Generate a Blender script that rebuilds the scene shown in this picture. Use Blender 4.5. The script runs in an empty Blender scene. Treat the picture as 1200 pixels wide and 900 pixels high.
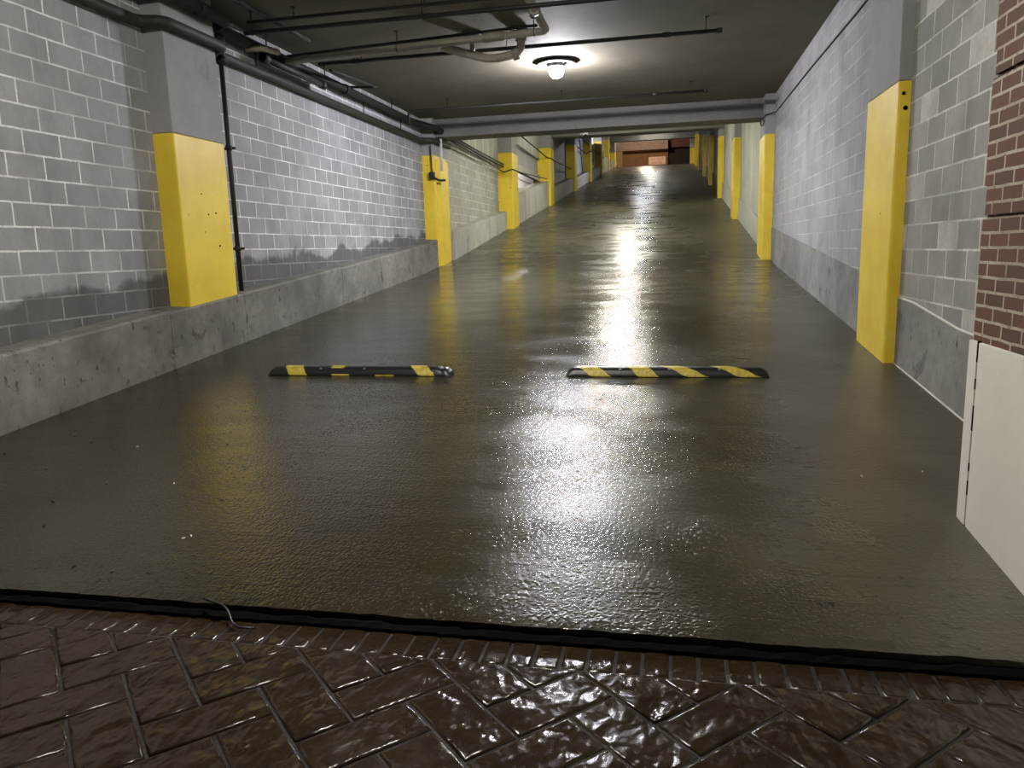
import bpy, bmesh, math, random
from mathutils import Vector, Matrix
random.seed(7)
C = bpy.context.scene.collection
H = 1.53                      # the camera stands 1.53 m above the brick paving; heights below were surveyed from its lens

def fl(y):
    """height of the concrete ramp at distance y"""
    if y < 15: r = -1.242 + .0815*(y-5.65)
    elif y < 17:
        t = (y-15)/2; s = .0815 + (.138-.0815)*t/2
        r = -1.242 + .0815*9.35 + s*(y-15)
    elif y < 66.5: r = -.3985 + .138*(y-16)
    else:
        t = min(y-66.5, 2.5); r = -.3985 + .138*50.5 + .138*t*(1-t/5)
    return r + H

# ------------------------------------------------------------------ materials
def newmat(name):
    m = bpy.data.materials.new(name); m.use_nodes = True
    nt = m.node_tree; nt.nodes.clear()
    o = nt.nodes.new('ShaderNodeOutputMaterial'); b = nt.nodes.new('ShaderNodeBsdfPrincipled')
    nt.links.new(b.outputs[0], o.inputs[0])
    return m, nt, b
class N:
    def __init__(s, nt):
        s.nt = nt; s.g = nt.nodes.new('ShaderNodeNewGeometry').outputs['Position']
    def _in(s, sock, v):
        if isinstance(v, bpy.types.NodeSocket): s.nt.links.new(v, sock)
        elif v is not None: sock.default_value = v
    def scale(s, v, sc, off=(0,0,0)):
        n = s.nt.nodes.new('ShaderNodeMapping'); s._in(n.inputs[0], v)
        n.inputs['Scale'].default_value = sc; n.inputs['Location'].default_value = off
        return n.outputs[0]
    def noise(s, sc, detail=4, rough=.55, vec=None, dist=0):
        n = s.nt.nodes.new('ShaderNodeTexNoise'); s._in(n.inputs['Vector'], vec or s.g)
        n.inputs['Scale'].default_value = sc; n.inputs['Detail'].default_value = detail
        n.inputs['Roughness'].default_value = rough; n.inputs['Distortion'].default_value = dist
        return n.outputs['Fac']
    def voro(s, sc, vec=None, feat='F1'):
        n = s.nt.nodes.new('ShaderNodeTexVoronoi'); s._in(n.inputs['Vector'], vec or s.g)
        n.inputs['Scale'].default_value = sc; n.feature = feat
        return n.outputs['Distance']
    def ramp(s, f, a, b, ca=0, cb=1):
        n = s.nt.nodes.new('ShaderNodeMapRange'); n.interpolation_type = 'SMOOTHSTEP'
        s._in(n.inputs[0], f)
        for i, v in zip((1,2,3,4), (a,b,ca,cb)): n.inputs[i].default_value = v
        return n.outputs[0]
    def mix(s, f, a, b, mode='MIX'):
        n = s.nt.nodes.new('ShaderNodeMix'); n.data_type = 'RGBA'; n.blend_type = mode
        s._in(n.inputs[0], f)
        for k, v in ((6,a),(7,b)):
            if isinstance(v, tuple) and len(v) == 3: v = v + (1,)
            s._in(n.inputs[k], v)
        return n.outputs[2]
    def math(s, op, a, b=None, c=None):
        n = s.nt.nodes.new('ShaderNodeMath'); n.operation = op
        s._in(n.inputs[0], a)
        if b is not None: s._in(n.inputs[1], b)
        if c is not None: s._in(n.inputs[2], c)
        return n.outputs[0]
    def bump(s, h, st, dist, nrm=None):
        n = s.nt.nodes.new('ShaderNodeBump'); s._in(n.inputs['Height'], h)
        n.inputs['Strength'].default_value = st; n.inputs['Distance'].default_value = dist
        if nrm: s._in(n.inputs['Normal'], nrm)
        return n.outputs[0]
    def sep(s, v=None):
        n = s.nt.nodes.new('ShaderNodeSeparateXYZ'); s._in(n.inputs[0], v or s.g); return n.outputs
    def comb(s, x, y, z=0.):
        n = s.nt.nodes.new('ShaderNodeCombineXYZ')
        for i, v in enumerate((x,y,z)): s._in(n.inputs[i], v)
        return n.outputs[0]
    def wave_line(s): pass

def concrete(name, c1, c2, stain=.5, rough=.85, bumpd=.004, stainc=(.05,.045,.035), pits=False, drip=False, spec=.3):
    m, nt, b = newmat(name); n = N(nt)
    col = n.mix(n.ramp(n.noise(1.3, 6, .6), .3, .7), c1, c2)
    col = n.mix(n.ramp(n.noise(9, 5, .65), .35, .75, 0, .55), col, c2)
    f = n.ramp(n.noise(3.1, 8, .7, dist=.6), .56, .72, 0, stain)
    col = n.mix(f, col, stainc)
    h = n.noise(60, 5, .6)
    if pits:
        pf = n.ramp(n.noise(16, 3, .5, vec=n.scale(n.g, (1,1,.6))), .63, .72)
        col = n.mix(n.math('MULTIPLY', pf, .75), col, stainc)
        h = n.math('SUBTRACT', h, pf)
    if drip:
        df = n.ramp(n.noise(1, 5, .6, vec=n.scale(n.g, (3,7,.35))), .56, .64, 0, .75)
        col = n.mix(df, col, drip)
    b.inputs['Specular IOR Level'].default_value = spec
    nt.links.new(col, b.inputs['Base Color']); b.inputs['Roughness'].default_value = rough
    nt.links.new(n.bump(h, .7, bumpd), b.inputs['Normal'])
    return m

def blockwall(name, c1, c2, mortar, yoff, w=.4064, h=.2032, ms=.009, sign=1, patch=None, wet=False, axis='Y', msoft=.15, fade=.35, zoff=.0176):
    """coursed masonry; joints on the surveyed course heights"""
    m, nt, b = newmat(name); n = N(nt)
    P = n.sep(); u = P[0] if axis == 'X' else P[1]
    wob = n.math('MULTIPLY', n.math('SUBTRACT', n.noise(7, 3), .5), .012)
    uu = n.math('ADD', n.math('SUBTRACT', u, yoff), wob)
    vv = n.math('ADD', n.math('SUBTRACT', P[2], zoff), wob)
    t = nt.nodes.new('ShaderNodeTexBrick')
    nt.links.new(n.comb(uu, vv), t.inputs['Vector'])
    t.offset = .5; t.squash = 1
    for k, v in (('Scale',1.),('Mortar Size',ms),('Mortar Smooth',msoft),('Bias',0.),('Brick Width',w),('Row Height',h)):
        t.inputs[k].default_value = v
    t.inputs['Color1'].default_value = (0,0,0,1); t.inputs['Color2'].default_value = (1,1,1,1); t.inputs['Mortar'].default_value = (.5,.5,.5,1)
    rnd = n.sep(t.outputs['Color'])[0]
    col = n.mix(rnd, c1, c2)
    if patch:     # a few unpainted, paler units
        col = n.mix(n.ramp(rnd, .86, .88), col, patch)
    col = n.mix(n.ramp(n.noise(2.2, 5, .6), .35, .75, 0, .5), col, tuple(x*.68 for x in c1))
    col = n.mix(n.ramp(n.noise(1, 6, .65, vec=n.scale(n.g, (1, 1.1, .45), (3,1,7))), .48, .72, 0, .5), col, tuple(x*.55 for x in c1))
    col = n.mix(n.ramp(n.noise(1, 5, .7, vec=n.scale(n.g, (3, 5, .7), (1,5,2))), .60, .74, 0, .4), col, tuple(min(1,x*1.5) for x in c2))
    col = n.mix(n.ramp(n.noise(35, 4, .6), .4, .8, 0, .3), col, tuple(x*.7 for x in c1))
    mf = t.outputs['Fac']
    keep = n.ramp(n.noise(1.7, 4, .6), .38, .6, fade, 1)          # joints smeared over in places
    keep = n.math('MULTIPLY', keep, n.ramp(n.noise(30, 2, .5), .3, .45, .55, 1))
    mm = n.math('MULTIPLY', mf, keep)
    col = n.mix(mm, col, mortar)
    if wet:       # damp rising from the ledge, with a ragged upper edge
        top = n.math('ADD', n.math('MULTIPLY', P[1], .062), .60)
        d = n.math('SUBTRACT', n.math('ADD', top, n.math('MULTIPLY', n.noise(1.1, 5, .6), .75)), P[2])
        col = n.mix(n.ramp(d, .02, .12, 0, .68), col, (.035,.031,.026))
    nt.links.new(col, b.inputs['Base Color']); b.inputs['Roughness'].default_value = .8
    b.inputs['Specular IOR Level'].default_value = .3
    hh = n.math('ADD', n.math('MULTIPLY', mm, -.5 if sign < 0 else .5), n.math('MULTIPLY', n.noise(90, 3, .6), .35))
    nt.links.new(n.bump(hh, .6, .006), b.inputs['Normal'])
    return m

def simple(name, col, rough=.5, metal=0, var=.25, sc=14, bumpd=.001, spec=.5):
    m, nt, b = newmat(name); n = N(nt)
    c = n.mix(n.ramp(n.noise(sc, 4, .6), .35, .7), col, tuple(max(0, x*(1-var)) for x in col))
    nt.links.new(c, b.inputs['Base Color']); b.inputs['Roughness'].default_value = rough
    b.inputs['Metallic'].default_value = metal; b.inputs['Specular IOR Level'].default_value = spec
    nt.links.new(n.bump(n.noise(120, 3), .4, bumpd), b.inputs['Normal'])
    return m

def yellowpaint():
    m, nt, b = newmat('yellow_paint'); n = N(nt)
    c = n.mix(n.ramp(n.noise(2.2, 6, .6), .3, .75), (.90,.67,.055), (.80,.57,.04))
    c = n.mix(n.ramp(n.noise(7, 4, .6), .6, .75, 0, .5), c, (.88,.72,.22))
    c = n.mix(n.ramp(n.noise(11, 2, .4), .765, .785, 0, .9), c, (.05,.04,.03))
    nt.links.new(c, b.inputs['Base Color']); b.inputs['Roughness'].default_value = .48
    nt.links.new(n.bump(n.noise(18, 5, .6), .5, .004), b.inputs['Normal'])
    return m

def rampfloor():
    m, nt, b = newmat('wet_ramp_concrete'); n = N(nt)
    P = n.sep()
    broad = n.noise(.55, 5, .6, dist=.5)
    col = n.mix(n.ramp(broad, .3, .7), (.024,.021,.011), (.043,.038,.022))
    dry = n.ramp(n.math('ADD', P[0], n.math('MULTIPLY', n.noise(.8, 4), 2.2)), .9, 2.6)     # drier strip along the right-hand side
    dry = n.math('MULTIPLY', dry, n.ramp(P[1], 6, 14, 1, .35))
    col = n.mix(dry, col, (.078,.070,.045))
    brown = n.ramp(n.noise(.9, 4, .55, vec=n.scale(n.g, (1,.6,1), (5,3,0))), .50, .66, 0, .5)
    col = n.mix(brown, col, (.030,.021,.010))
    streak = n.noise(1, 6, .65, vec=n.scale(n.g, (1.1, 9, 1)))
    col = n.mix(n.ramp(streak, .5, .75, 0, .5), col, (.012,.011,.007))
    spots = n.ramp(n.noise(11, 3, .5, vec=n.scale(n.g, (1,1.4,1))), .63, .70, 0, .7)
    col = n.mix(spots, col, (.015,.013,.009))
    light = n.ramp(n.noise(26, 3, .6), .64, .78, 0, .30)
    col = n.mix(light, col, (.14,.13,.10))
    film = n.ramp(n.noise(1, 5, .62, vec=n.scale(n.g, (.9, 2.2, 1), (2,1,0))), .40, .58)     # standing film of water
    film = n.math('MULTIPLY', film, n.ramp(dry, 0, 1, 1, .1))
    rr = n.math('ADD', n.math('MULTIPLY', film, -.09), .22)
    rr = n.math('ADD', rr, n.math('MULTIPLY', dry, .16))
    rr = n.math('ADD', rr, n.ramp(P[1], 9, 26, 0, .14))
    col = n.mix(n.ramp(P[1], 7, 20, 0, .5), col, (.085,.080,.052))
    nt.links.new(col, b.inputs['Base Color'])
    nt.links.new(rr, b.inputs['Roughness'])
    b.inputs['Specular IOR Level'].default_value = .5
    agg = n.noise(1, 1.5, .5, vec=n.scale(n.g, (62,36,50)))
    peb = n.ramp(n.voro(48), 0, .5, 1, 0)
    peb = n.math('MULTIPLY', peb, n.ramp(n.noise(2.2, 4, .65), .42, .6, .05, 1))
    broom = n.noise(1, 3, .6, vec=n.scale(n.g, (4, 70, 1)))
    near = n.ramp(P[1], 4, 15, 1, .12)
    h = n.math('ADD', n.math('MULTIPLY', agg, .9), n.math('MULTIPLY', broom, .35))
    h = n.math('ADD', h, n.math('MULTIPLY', peb, .5))
    h = n.math('MULTIPLY', h, near)
    wav = n.noise(1, 4, .6, vec=n.scale(n.g, (.8, 5, 1)))
    n1 = n.bump(wav, 1, .004)
    n2 = n.bump(h, 1, .0034, n1)
    nt.links.new(n2, b.inputs['Normal'])
    return m

def wetbrick():
    m, nt, b = newmat('wet_brick_paving'); n = N(nt)
    col = n.mix(n.ramp(n.noise(1.8, 5, .6), .3, .7), (.022,.014,.007), (.034,.022,.011))
    col = n.mix(n.ramp(n.noise(14, 5, .65), .45, .75, 0, .6), col, (.014,.009,.005))
    nt.links.new(col, b.inputs['Base Color'])
    r = n.ramp(n.noise(2.1, 4, .6), .35, .65, .14, .26); b.inputs['Specular IOR Level'].default_value = .33
    nt.links.new(r, b.inputs['Roughness'])
    w = n.noise(1, 2.2, .5, vec=n.scale(n.g, (11, 7.5, 1)), dist=.25)
    f = n.noise(110, 3, .6)
    n1 = n.bump(w, 1, .020); n2 = n.bump(f, .4, .0009, n1)
    nt.links.new(n2, b.inputs['Normal'])
    return m

def grout():
    m, nt, b = newmat('wet_joint_sand'); n = N(nt)
    b.inputs['Base Color'].default_value = (.010,.008,.006,1); b.inputs['Roughness'].default_value = .5
    nt.links.new(n.bump(n.noise(160, 3, .6), 1, .006), b.inputs['Normal'])
    return m

def emit(name, col, s):
    m, nt, b = newmat(name)
    b.inputs['Base Color'].default_value = (.8,.8,.8,1)
    b.inputs['Emission Color'].default_value = (*col, 1); b.inputs['Emission Strength'].default_value = s
    return m
def lampglass(name, col, s):
    """refractor globe: throws most of its light downwards"""
    m, nt, b = newmat(name); n = N(nt)
    b.inputs['Base Color'].default_value = (.8,.8,.8,1); b.inputs['Emission Color'].default_value = (*col, 1)
    g = nt.nodes.new('ShaderNodeNewGeometry'); z = n.sep(g.outputs['Normal'])[2]
    d = n.math('MULTIPLY', z, -1.)
    k = n.math('MULTIPLY', n.ramp(d, .12, .66, .09, 1.), n.ramp(d, .7, .99, 1., .35))
    nt.links.new(n.math('MULTIPLY', k, s), b.inputs['Emission Strength'])
    return m

M = dict(
 block_near = blockwall('grey_block_left', (.31,.31,.32), (.38,.38,.39), (.78,.78,.78), 5.938, wet=True),
 block_mid = blockwall('grey_block_middle', (.30,.30,.31), (.38,.38,.39), (.80,.80,.80), 8.817, wet=True, ms=.008),
 block_right = blockwall('grey_block_right', (.27,.265,.245), (.40,.395,.365), (.66,.65,.60), 5.618, patch=(.60,.59,.54), ms=.008, w=.4064),
 block_right2 = blockwall('grey_block_right_far', (.33,.33,.335), (.39,.39,.395), (.52,.52,.52), 8.9, ms=.006, fade=.1),
 block_far = blockwall('grey_block_far', (.34,.34,.30), (.42,.42,.38), (.62,.62,.55), 17.6, ms=.009, fade=.2),
 block_grey = blockwall('grey_block_pale', (.36,.365,.375), (.42,.425,.43), (.55,.55,.56), 17.6, ms=.008, fade=.2),
 redbrick = blockwall('red_brick', (.135,.060,.042), (.080,.052,.038), (.42,.37,.30), 4.0, w=.2032, h=.0669, ms=.007, zoff=.0065, fade=.6),
 conc = concrete('grey_concrete', (.36,.36,.36), (.30,.30,.295), .3),
 conc_light = concrete('pale_concrete', (.42,.42,.37), (.33,.33,.29), .35, drip=(.62,.62,.55)),
 kerb = concrete('stained_kerb_concrete', (.26,.25,.22), (.125,.12,.105), .8, pits=True),
 kerb_r = concrete('pitted_kerb_concrete', (.30,.295,.28), (.18,.175,.165), .7, pits=True),
 kerb_far = concrete('pale_kerb_concrete', (.45,.45,.40), (.35,.35,.31), .4, drip=(.2,.2,.17)),
 ceil = concrete('ceiling_concrete', (.170,.155,.115), (.135,.122,.090), .25, bumpd=.006, stainc=(.1,.09,.07)),
 beam = concrete('beam_concrete', (.20,.19,.17), (.16,.155,.14), .35),
 white = concrete('white_render', (.70,.68,.63), (.64,.62,.57), .12, rough=.6, bumpd=.0015, stainc=(.45,.42,.36)),
 yellow = yellowpaint(), floor = rampfloor(), paver = wetbrick(), grout = grout(),
 black = simple('black_pipe', (.016,.015,.012), .6, 0),
 brownpipe = simple('dark_brown_pipe', (.030,.026,.020), .65, 0),
 pvc = simple('grey_plastic_pipe', (.42,.40,.33), .55),
 rubber = simple('black_rubber', (.016,.016,.018), .38, var=.4, sc=40),
 joint = simple('gap_shade_black', (.002,.0018,.0015), .9, var=.4, spec=.15),  # near-black: the shade of the backlit ramp joint is put into the colour
 stripe = simple('yellow_stripe', (.62,.50,.07), .5, var=.35, sc=30),
 metal = simple('lamp_metal', (.22,.21,.22), .45, .6),
 steel = simple('bolt_steel', (.30,.29,.28), .4, .8),
 cam = simple('white_plastic', (.72,.72,.72), .4, var=.1),
 glassdark = simple('dark_dome', (.02,.02,.025), .1),
 leaf = simple('wet_leaf', (.030,.020,.012), .4, var=.5, sc=80),
 paper = simple('white_scrap', (.75,.74,.70), .6),
 orange = simple('orange_render', (.36,.17,.065), .7, var=.25, sc=2.),
 tan = simple('tan_render', (.50,.30,.14), .7, var=.2, sc=2.),
 pink = blockwall('pink_brick', (.40,.26,.22), (.48,.33,.28), (.62,.48,.42), 0, w=.6, h=.2, axis='X'),
 darkred = simple('dark_red_cladding', (.17,.055,.035), .7, var=.4, sc=1.5),
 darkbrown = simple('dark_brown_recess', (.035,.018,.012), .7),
 sign = simple('pale_sign', (.80,.55,.42), .6, var=.05), signred = simple('sign_red', (.62,.12,.03), .6, var=.1),
 asphalt = simple('street_asphalt', (.06,.06,.058), .5),
 blue = simple('blue_pipe', (.06,.08,.35), .5),
)

# ------------------------------------------------------------------ mesh helpers
def obj(name, bm, mat, parent=None, smooth=False):
    me = bpy.data.meshes.new(name); bm.normal_update(); bm.to_mesh(me); bm.free()
    for m in (mat if isinstance(mat, list) else [mat]): me.materials.append(m)
    if smooth:
        for p in me.polygons: p.use_smooth = True
    o = bpy.data.objects.new(name, me); C.objects.link(o)
    if parent is not None:
        o.parent = parent; o.matrix_parent_inverse = Matrix.Translation(-Vector(parent.location))
    return o
def struct(name, bm, mat, label=None, **k):
    o = obj(name, bm, mat, **k); o['kind'] = 'structure'
    if label: o['label'] = label
    return o
def thing(name, loc, label, cat, group=None):
    o = bpy.data.objects.new(name, None); C.objects.link(o); o.location = loc; o.empty_display_size = .2
    tag(o, label, cat, group); return o
def tag(o, label, cat, group=None):
    o['label'] = label; o['category'] = cat
    if group: o['group'] = group
    return o
def hexa(bm, v):
    """eight points: bottom ring then top ring"""
    vs = [bm.verts.new(p) for p in v]
    for f in ((3,2,1,0),(4,5,6,7),(0,1,5,4),(1,2,6,5),(2,3,7,6),(3,0,4,7)): bm.faces.new([vs[i] for i in f])
    return vs
def box(bm, x0, x1, y0, y1, z0, z1, bev=0):
    b2 = bm if not bev else bmesh.new()
    hexa(b2, [(x0,y0,z0),(x1,y0,z0),(x1,y1,z0),(x0,y1,z0),(x0,y0,z1),(x1,y0,z1),(x1,y1,z1),(x0,y1,z1)])
    if bev:
        bmesh.ops.bevel(b2, geom=list(b2.edges), offset=bev, segments=2, profile=.6, affect='EDGES')
        me = bpy.data.meshes.new('t'); b2.to_mesh(me); b2.free(); bm.from_mesh(me); bpy.data.meshes.remove(me)
    return bm
def prism_y(x0, x1, prof, n=1):
    """slab between x0 and x1; prof = [(y, zbottom, ztop), ...] along the corridor"""
    bm = bmesh.new(); rings = []
    for y, a, b in prof:
        rings.append([bm.verts.new(p) for p in ((x0,y,a),(x1,y,a),(x1,y,b),(x0,y,b))])
    for p, q in zip(rings, rings[1:]):
        for i in range(4):
            j = (i+1) % 4; bm.faces.new((p[i],p[j],q[j],q[i]))
    bm.faces.new(rings[0][::-1]); bm.faces.new(rings[-1])
    bmesh.ops.recalc_face_normals(bm, faces=bm.faces)
    return bm
def tube(bm, pts, r, seg=12, caps=True):
    pts = [Vector(p) for p in pts]; rings = []
    if not hasattr(r, '__len__'): r = [r]*len(pts)
    prevx = None
    for i, p in enumerate(pts):
        if i == 0: d = pts[1]-p
        elif i == len(pts)-1: d = p-pts[i-1]
        else: d = (pts[i+1]-p).normalized() + (p-pts[i-1]).normalized()
        d.normalize()
        if prevx is None:
            a = Vector((0,0,1)) if abs(d.z) < .9 else Vector((1,0,0)); x = d.cross(a).normalized()
        else: x = (prevx - d*prevx.dot(d)).normalized()
        prevx = x; y = d.cross(x)
        rings.append([bm.verts.new(p + (x*math.cos(2*math.pi*k/seg)+y*math.sin(2*math.pi*k/seg))*r[i]) for k in range(seg)])
    for a, b in zip(rings, rings[1:]):
        for k in range(seg):
            f = bm.faces.new((a[k], a[(k+1)%seg], b[(k+1)%seg], b[k])); f.smooth = True
    if caps: bm.faces.new(rings[0][::-1]); bm.faces.new(rings[-1])
    return bm
def bend(pts, rad=.08, n=5):
    """round the corners of a polyline"""
    P = [Vector(p) for p in pts]; out = [P[0]]
    for a, b, c in zip(P, P[1:], P[2:]):
        u, v = (a-b), (c-b); r = min(rad, u.length*.45, v.length*.45); u.normalize(); v.normalize()
        s, e = b+u*r, b+v*r
        for k in range(n+1):
            t = k/n; out.append(s*(1-t)**2 + b*2*t*(1-t) + e*t*t)
    out.append(P[-1]); return out
def lathe(bm, c, prof, seg=32):
    rings = [[bm.verts.new((c[0]+r*math.cos(2*math.pi*k/seg), c[1]+r*math.sin(2*math.pi*k/seg), c[2]+z)) for k in range(seg)] for r, z in prof]
    for a, b in zip(rings, rings[1:]):
        for k in range(seg):
            f = bm.faces.new((a[k], a[(k+1)%seg], b[(k+1)%seg], b[k])); f.smooth = True
    bmesh.ops.recalc_face_normals(bm, faces=bm.faces)
    return bm

# ------------------------------------------------------------------ floor of the ramp
XL, XR = -5.37, 1.987          # faces of the block walls
Y0 = 2.775                     # lower edge of the ramp slab
bm = bmesh.new(); rows = []
ys = [Y0 + .25*i for i in range(int((70-Y0)/.25)+1)] + [70]
xs = [-5.5 + .03*i for i in range(int(7.7/.03)+1)]
def chip(x): return .003*math.sin(x*9.1+1)*math.sin(x*3.7) + max(0, .014*math.sin(x*2.9+2)*math.sin(x*17)-.007) + random.uniform(-.002,.002)
# the front lip is finely divided so that the chipped arris shows; behind it the slab is plain
lip = [bm.verts.new((x, Y0+max(-.02,chip(x)), fl(Y0)-random.uniform(0,.004))) for x in xs]
low = [bm.verts.new((v.co.x, Y0+.01, -.12)) for v in lip]
back = [bm.verts.new((x, Y0+.06, fl(Y0+.06))) for x in xs]
for i in range(len(xs)-1):
    bm.faces.new((low[i], low[i+1], lip[i+1], lip[i])); bm.faces.new((lip[i], lip[i+1], back[i+1], back[i]))
prev = (back[0], back[-1]); first = True
for y in ys[1:]:
    a = bm.verts.new((xs[0], y, fl(y))); b = bm.verts.new((xs[-1], y, fl(y)))
    if first: bm.faces.new([*back, b, a]); first = False
    else: bm.faces.new((prev[0], prev[1], b, a))
    prev = (a, b)
bmesh.ops.recalc_face_normals(bm, faces=bm.faces)
for f in bm.faces:
    if f.normal.z < -.1: f.normal_flip()
struct('floor', bm, M['floor'], 'wet olive-grey concrete ramp climbing away from the brick paving')

# joint strip between ramp slab and paving; its black stands for the backlit shade
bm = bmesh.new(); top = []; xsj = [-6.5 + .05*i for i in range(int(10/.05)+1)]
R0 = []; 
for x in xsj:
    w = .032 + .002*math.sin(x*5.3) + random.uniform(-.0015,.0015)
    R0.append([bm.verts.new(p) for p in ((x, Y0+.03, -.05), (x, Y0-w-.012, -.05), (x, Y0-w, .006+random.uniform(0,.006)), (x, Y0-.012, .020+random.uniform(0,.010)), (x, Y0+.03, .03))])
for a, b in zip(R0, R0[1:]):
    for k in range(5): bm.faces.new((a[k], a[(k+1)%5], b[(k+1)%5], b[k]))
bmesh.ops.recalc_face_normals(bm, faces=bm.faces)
struct('trim_1', bm, M['joint'], 'filler strip in the joint between ramp and brick paving, coloured black for its backlit shade')

# ------------------------------------------------------------------ brick paving (herringbone with one soldier course)
def paver(bm, corners, hgt, g=.006):
    """corners ccw; pillowed top with dipped rim"""
    c = [Vector((x,y,0)) for x,y in corners]; ctr = sum(c, Vector())/len(c)
    def ring(inset, z):
        out = []
        n = len(c)
        for i in range(n):
            p, q, r = c[i-1], c[i], c[(i+1)%n]
            e1 = (q-p).normalized(); e2 = (r-q).normalized()
            n1 = Vector((-e1.y,e1.x,0)); n2 = Vector((-e2.y,e2.x,0))
            k = n1+n2; d = max(.35, k.length_squared/2)
            out.append(q + k*(inset/d)/1.0 + Vector((0,0,z)))
        return out
    t = random.uniform(-.002,.002)
    rs = [ring(g, -.02), ring(g, hgt-.007+t), ring(g+.004, hgt-.002+t), ring(g+.012, hgt+t)]
    V = [[bm.verts.new(p) for p in r] for r in rs]
    n = len(c)
    for a, b in zip(V, V[1:]):
        for k in range(n): bm.faces.new((a[k], a[(k+1)%n], b[(k+1)%n], b[k])).smooth = True
    bm.faces.new(V[-1])
def clip(poly, ylim, keep_below=True):
    out = []
    for i in range(len(poly)):
        p, q = poly[i-1], poly[i]
        ip, iq = p[1] <= ylim, q[1] <= ylim
        if ip != iq:
            t = (ylim-p[1])/(q[1]-p[1]); out.append((p[0]+(q[0]-p[0])*t, ylim))
        if iq: out.append(q)
    return out
bm = bmesh.new()
YB = 2.574
x = -6.4
while x < 3.2:
    paver(bm, [(x,YB),(x+.1017,YB),(x+.1017,Y0-.02),(x,Y0-.02)], -.004, .004); x += .1017
w = .2; s = math.sqrt(.5); ox, oy = .241, 2.5742
def uv(a, b):      # a along (+1,-1), b along (+1,+1)
    return (ox + w*s*(a+b), oy + w*s*(b-a))
for i in range(-40, 45):
    for j in range(-22, 24):
        for r in ((0,2,0,1), (2,3,0,2)):
            a0, a1, b0, b1 = r; da, db = i+2*j, -i+2*j
            P = [uv(a0+da,b0+db), uv(a1+da,b0+db), uv(a1+da,b1+db), uv(a0+da,b1+db)]
            if min(p[1] for p in P) > YB-.03 or max(p[1] for p in P) < -1.2 or max(p[0] for p in P) < -6 or min(p[0] for p in P) > 3.6: continue
            ar = sum(P[k-1][0]*P[k][1]-P[k][0]*P[k-1][1] for k in range(4))
            if ar < 0: P = P[::-1]
            P = clip(P, YB)
            Q = []
            for p in P:
                if not Q or (abs(p[0]-Q[-1][0])+abs(p[1]-Q[-1][1])) > .004: Q.append(p)
            if len(Q) > 2 and abs(Q[0][0]-Q[-1][0])+abs(Q[0][1]-Q[-1][1]) < .004: Q.pop()
            A = .5*sum(Q[k-1][0]*Q[k][1]-Q[k][0]*Q[k-1][1] for k in range(len(Q))) if len(Q) > 2 else 0
            if A < .0008: continue
            paver(bm, Q, 0, .005)
pav = bm
gb = bmesh.new(); 
vs = [gb.verts.new(p) for p in ((-6.6,-1.3,-.008),(3.8,-1.3,-.008),(3.8,Y0+.02,-.008),(-6.6,Y0+.02,-.008))]; gb.faces.new(vs)
me = bpy.data.meshes.new('t'); gb.to_mesh(me); gb.free()
nf = len(pav.faces); pav.from_mesh(me); bpy.data.meshes.remove(me); pav.faces.ensure_lookup_table()
for f in pav.faces[nf:]: f.material_index = 1
struct('floor_paving', pav, [M['paver'], M['grout']], 'wet brown herringbone brick paving with a soldier course, in front of the ramp')

# ------------------------------------------------------------------ walls and kerbs
CY = [(7.45,8.40),(16.6,17.55),(23.6,24.5),(31.4,32.3),(39.6,40.5),(47.3,48.2),(55.2,56.1),(62.0,62.9),(68.6,69.5)]   # the columns stand here
def ceilz(y):                       # underside of the slab
    return H+2.88 if y < 17.2 else fl(y)+3.15
def wallseg(name, x0, x1, ya, yb, zb, zt, mat, label=None, n=6):
    prof = []
    for k in range(n+1):
        y = ya+(yb-ya)*k/n; prof.append((y, zb(y), zt(y)))
    return struct(name, prism_y(x0, x1, prof), mat, label)
low = lambda y: fl(y)-.3
wallseg('wall_left', XL-.2, XL, 2.6, 7.46, low, ceilz, M['block_near'], 'grey block wall between the portal and the first yellow column, left')
wallseg('wall_left', XL-.2, XL, 8.39, 16.62, low, ceilz, M['block_mid'], 'grey block wall between the first and second yellow columns, left')
XW = -5.22
wallseg('wall_left', XW-.2, XW, 17.53, 23.62, low, lambda y: H+2.45, M['block_far'], 'grey block wall in the third bay, left')
wallseg('wall_left', XW-.2, XW+.02, 17.53, 23.62, lambda y: H+2.45, ceilz, M['conc_light'], 'pale concrete above the blocks in the third bay, left')
# fourth bay: parapet, opening, lintel with a recessed band
wallseg('wall_left', XW-.16, XW, 24.48, 31.42, lambda y: H+2.72, lambda y: H+2.95, M['conc_light'], 'pale concrete lintel over the opening, left')
wallseg('wall_left', XW-.22, XW-.09, 24.48, 31.42, lambda y: H+2.95, lambda y: H+3.62-.015*(y-26), M['conc'], 'recessed grey concrete band over the opening, left')
wallseg('wall_left', XW-.16, XW, 24.48, 31.42, lambda y: H+3.62-.015*(y-26), ceilz, M['conc_light'], 'pale concrete above the recessed band, left')
wallseg('wall_left', XW-.2, XW, 32.28, 39.62, low, lambda y: min(ceilz(y), H+4.95+.35*max(0,y-36.4)) , M['block_grey'], 'grey block wall in the fifth bay, left', 18)
wallseg('wall_left', XW-.2, XW, 40.48, 47.32, low, ceilz, M['block_grey'], 'pale grey block wall in the sixth bay, left')
wallseg('wall_left', XW-.2, XW, 48.18, 55.22, low, lambda y: fl(y)+2.15, M['block_far'], 'low grey wall in the seventh bay, left')
wallseg('wall_left', XW-.2, XW, 56.08, 62.02, low, ceilz, M['conc'], 'concrete wall in the eighth bay, left')
wallseg('wall_left', XW-.2, XW, 62.88, 68.62, low, ceilz, M['conc'], 'concrete wall in the ninth bay, left')
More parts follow.
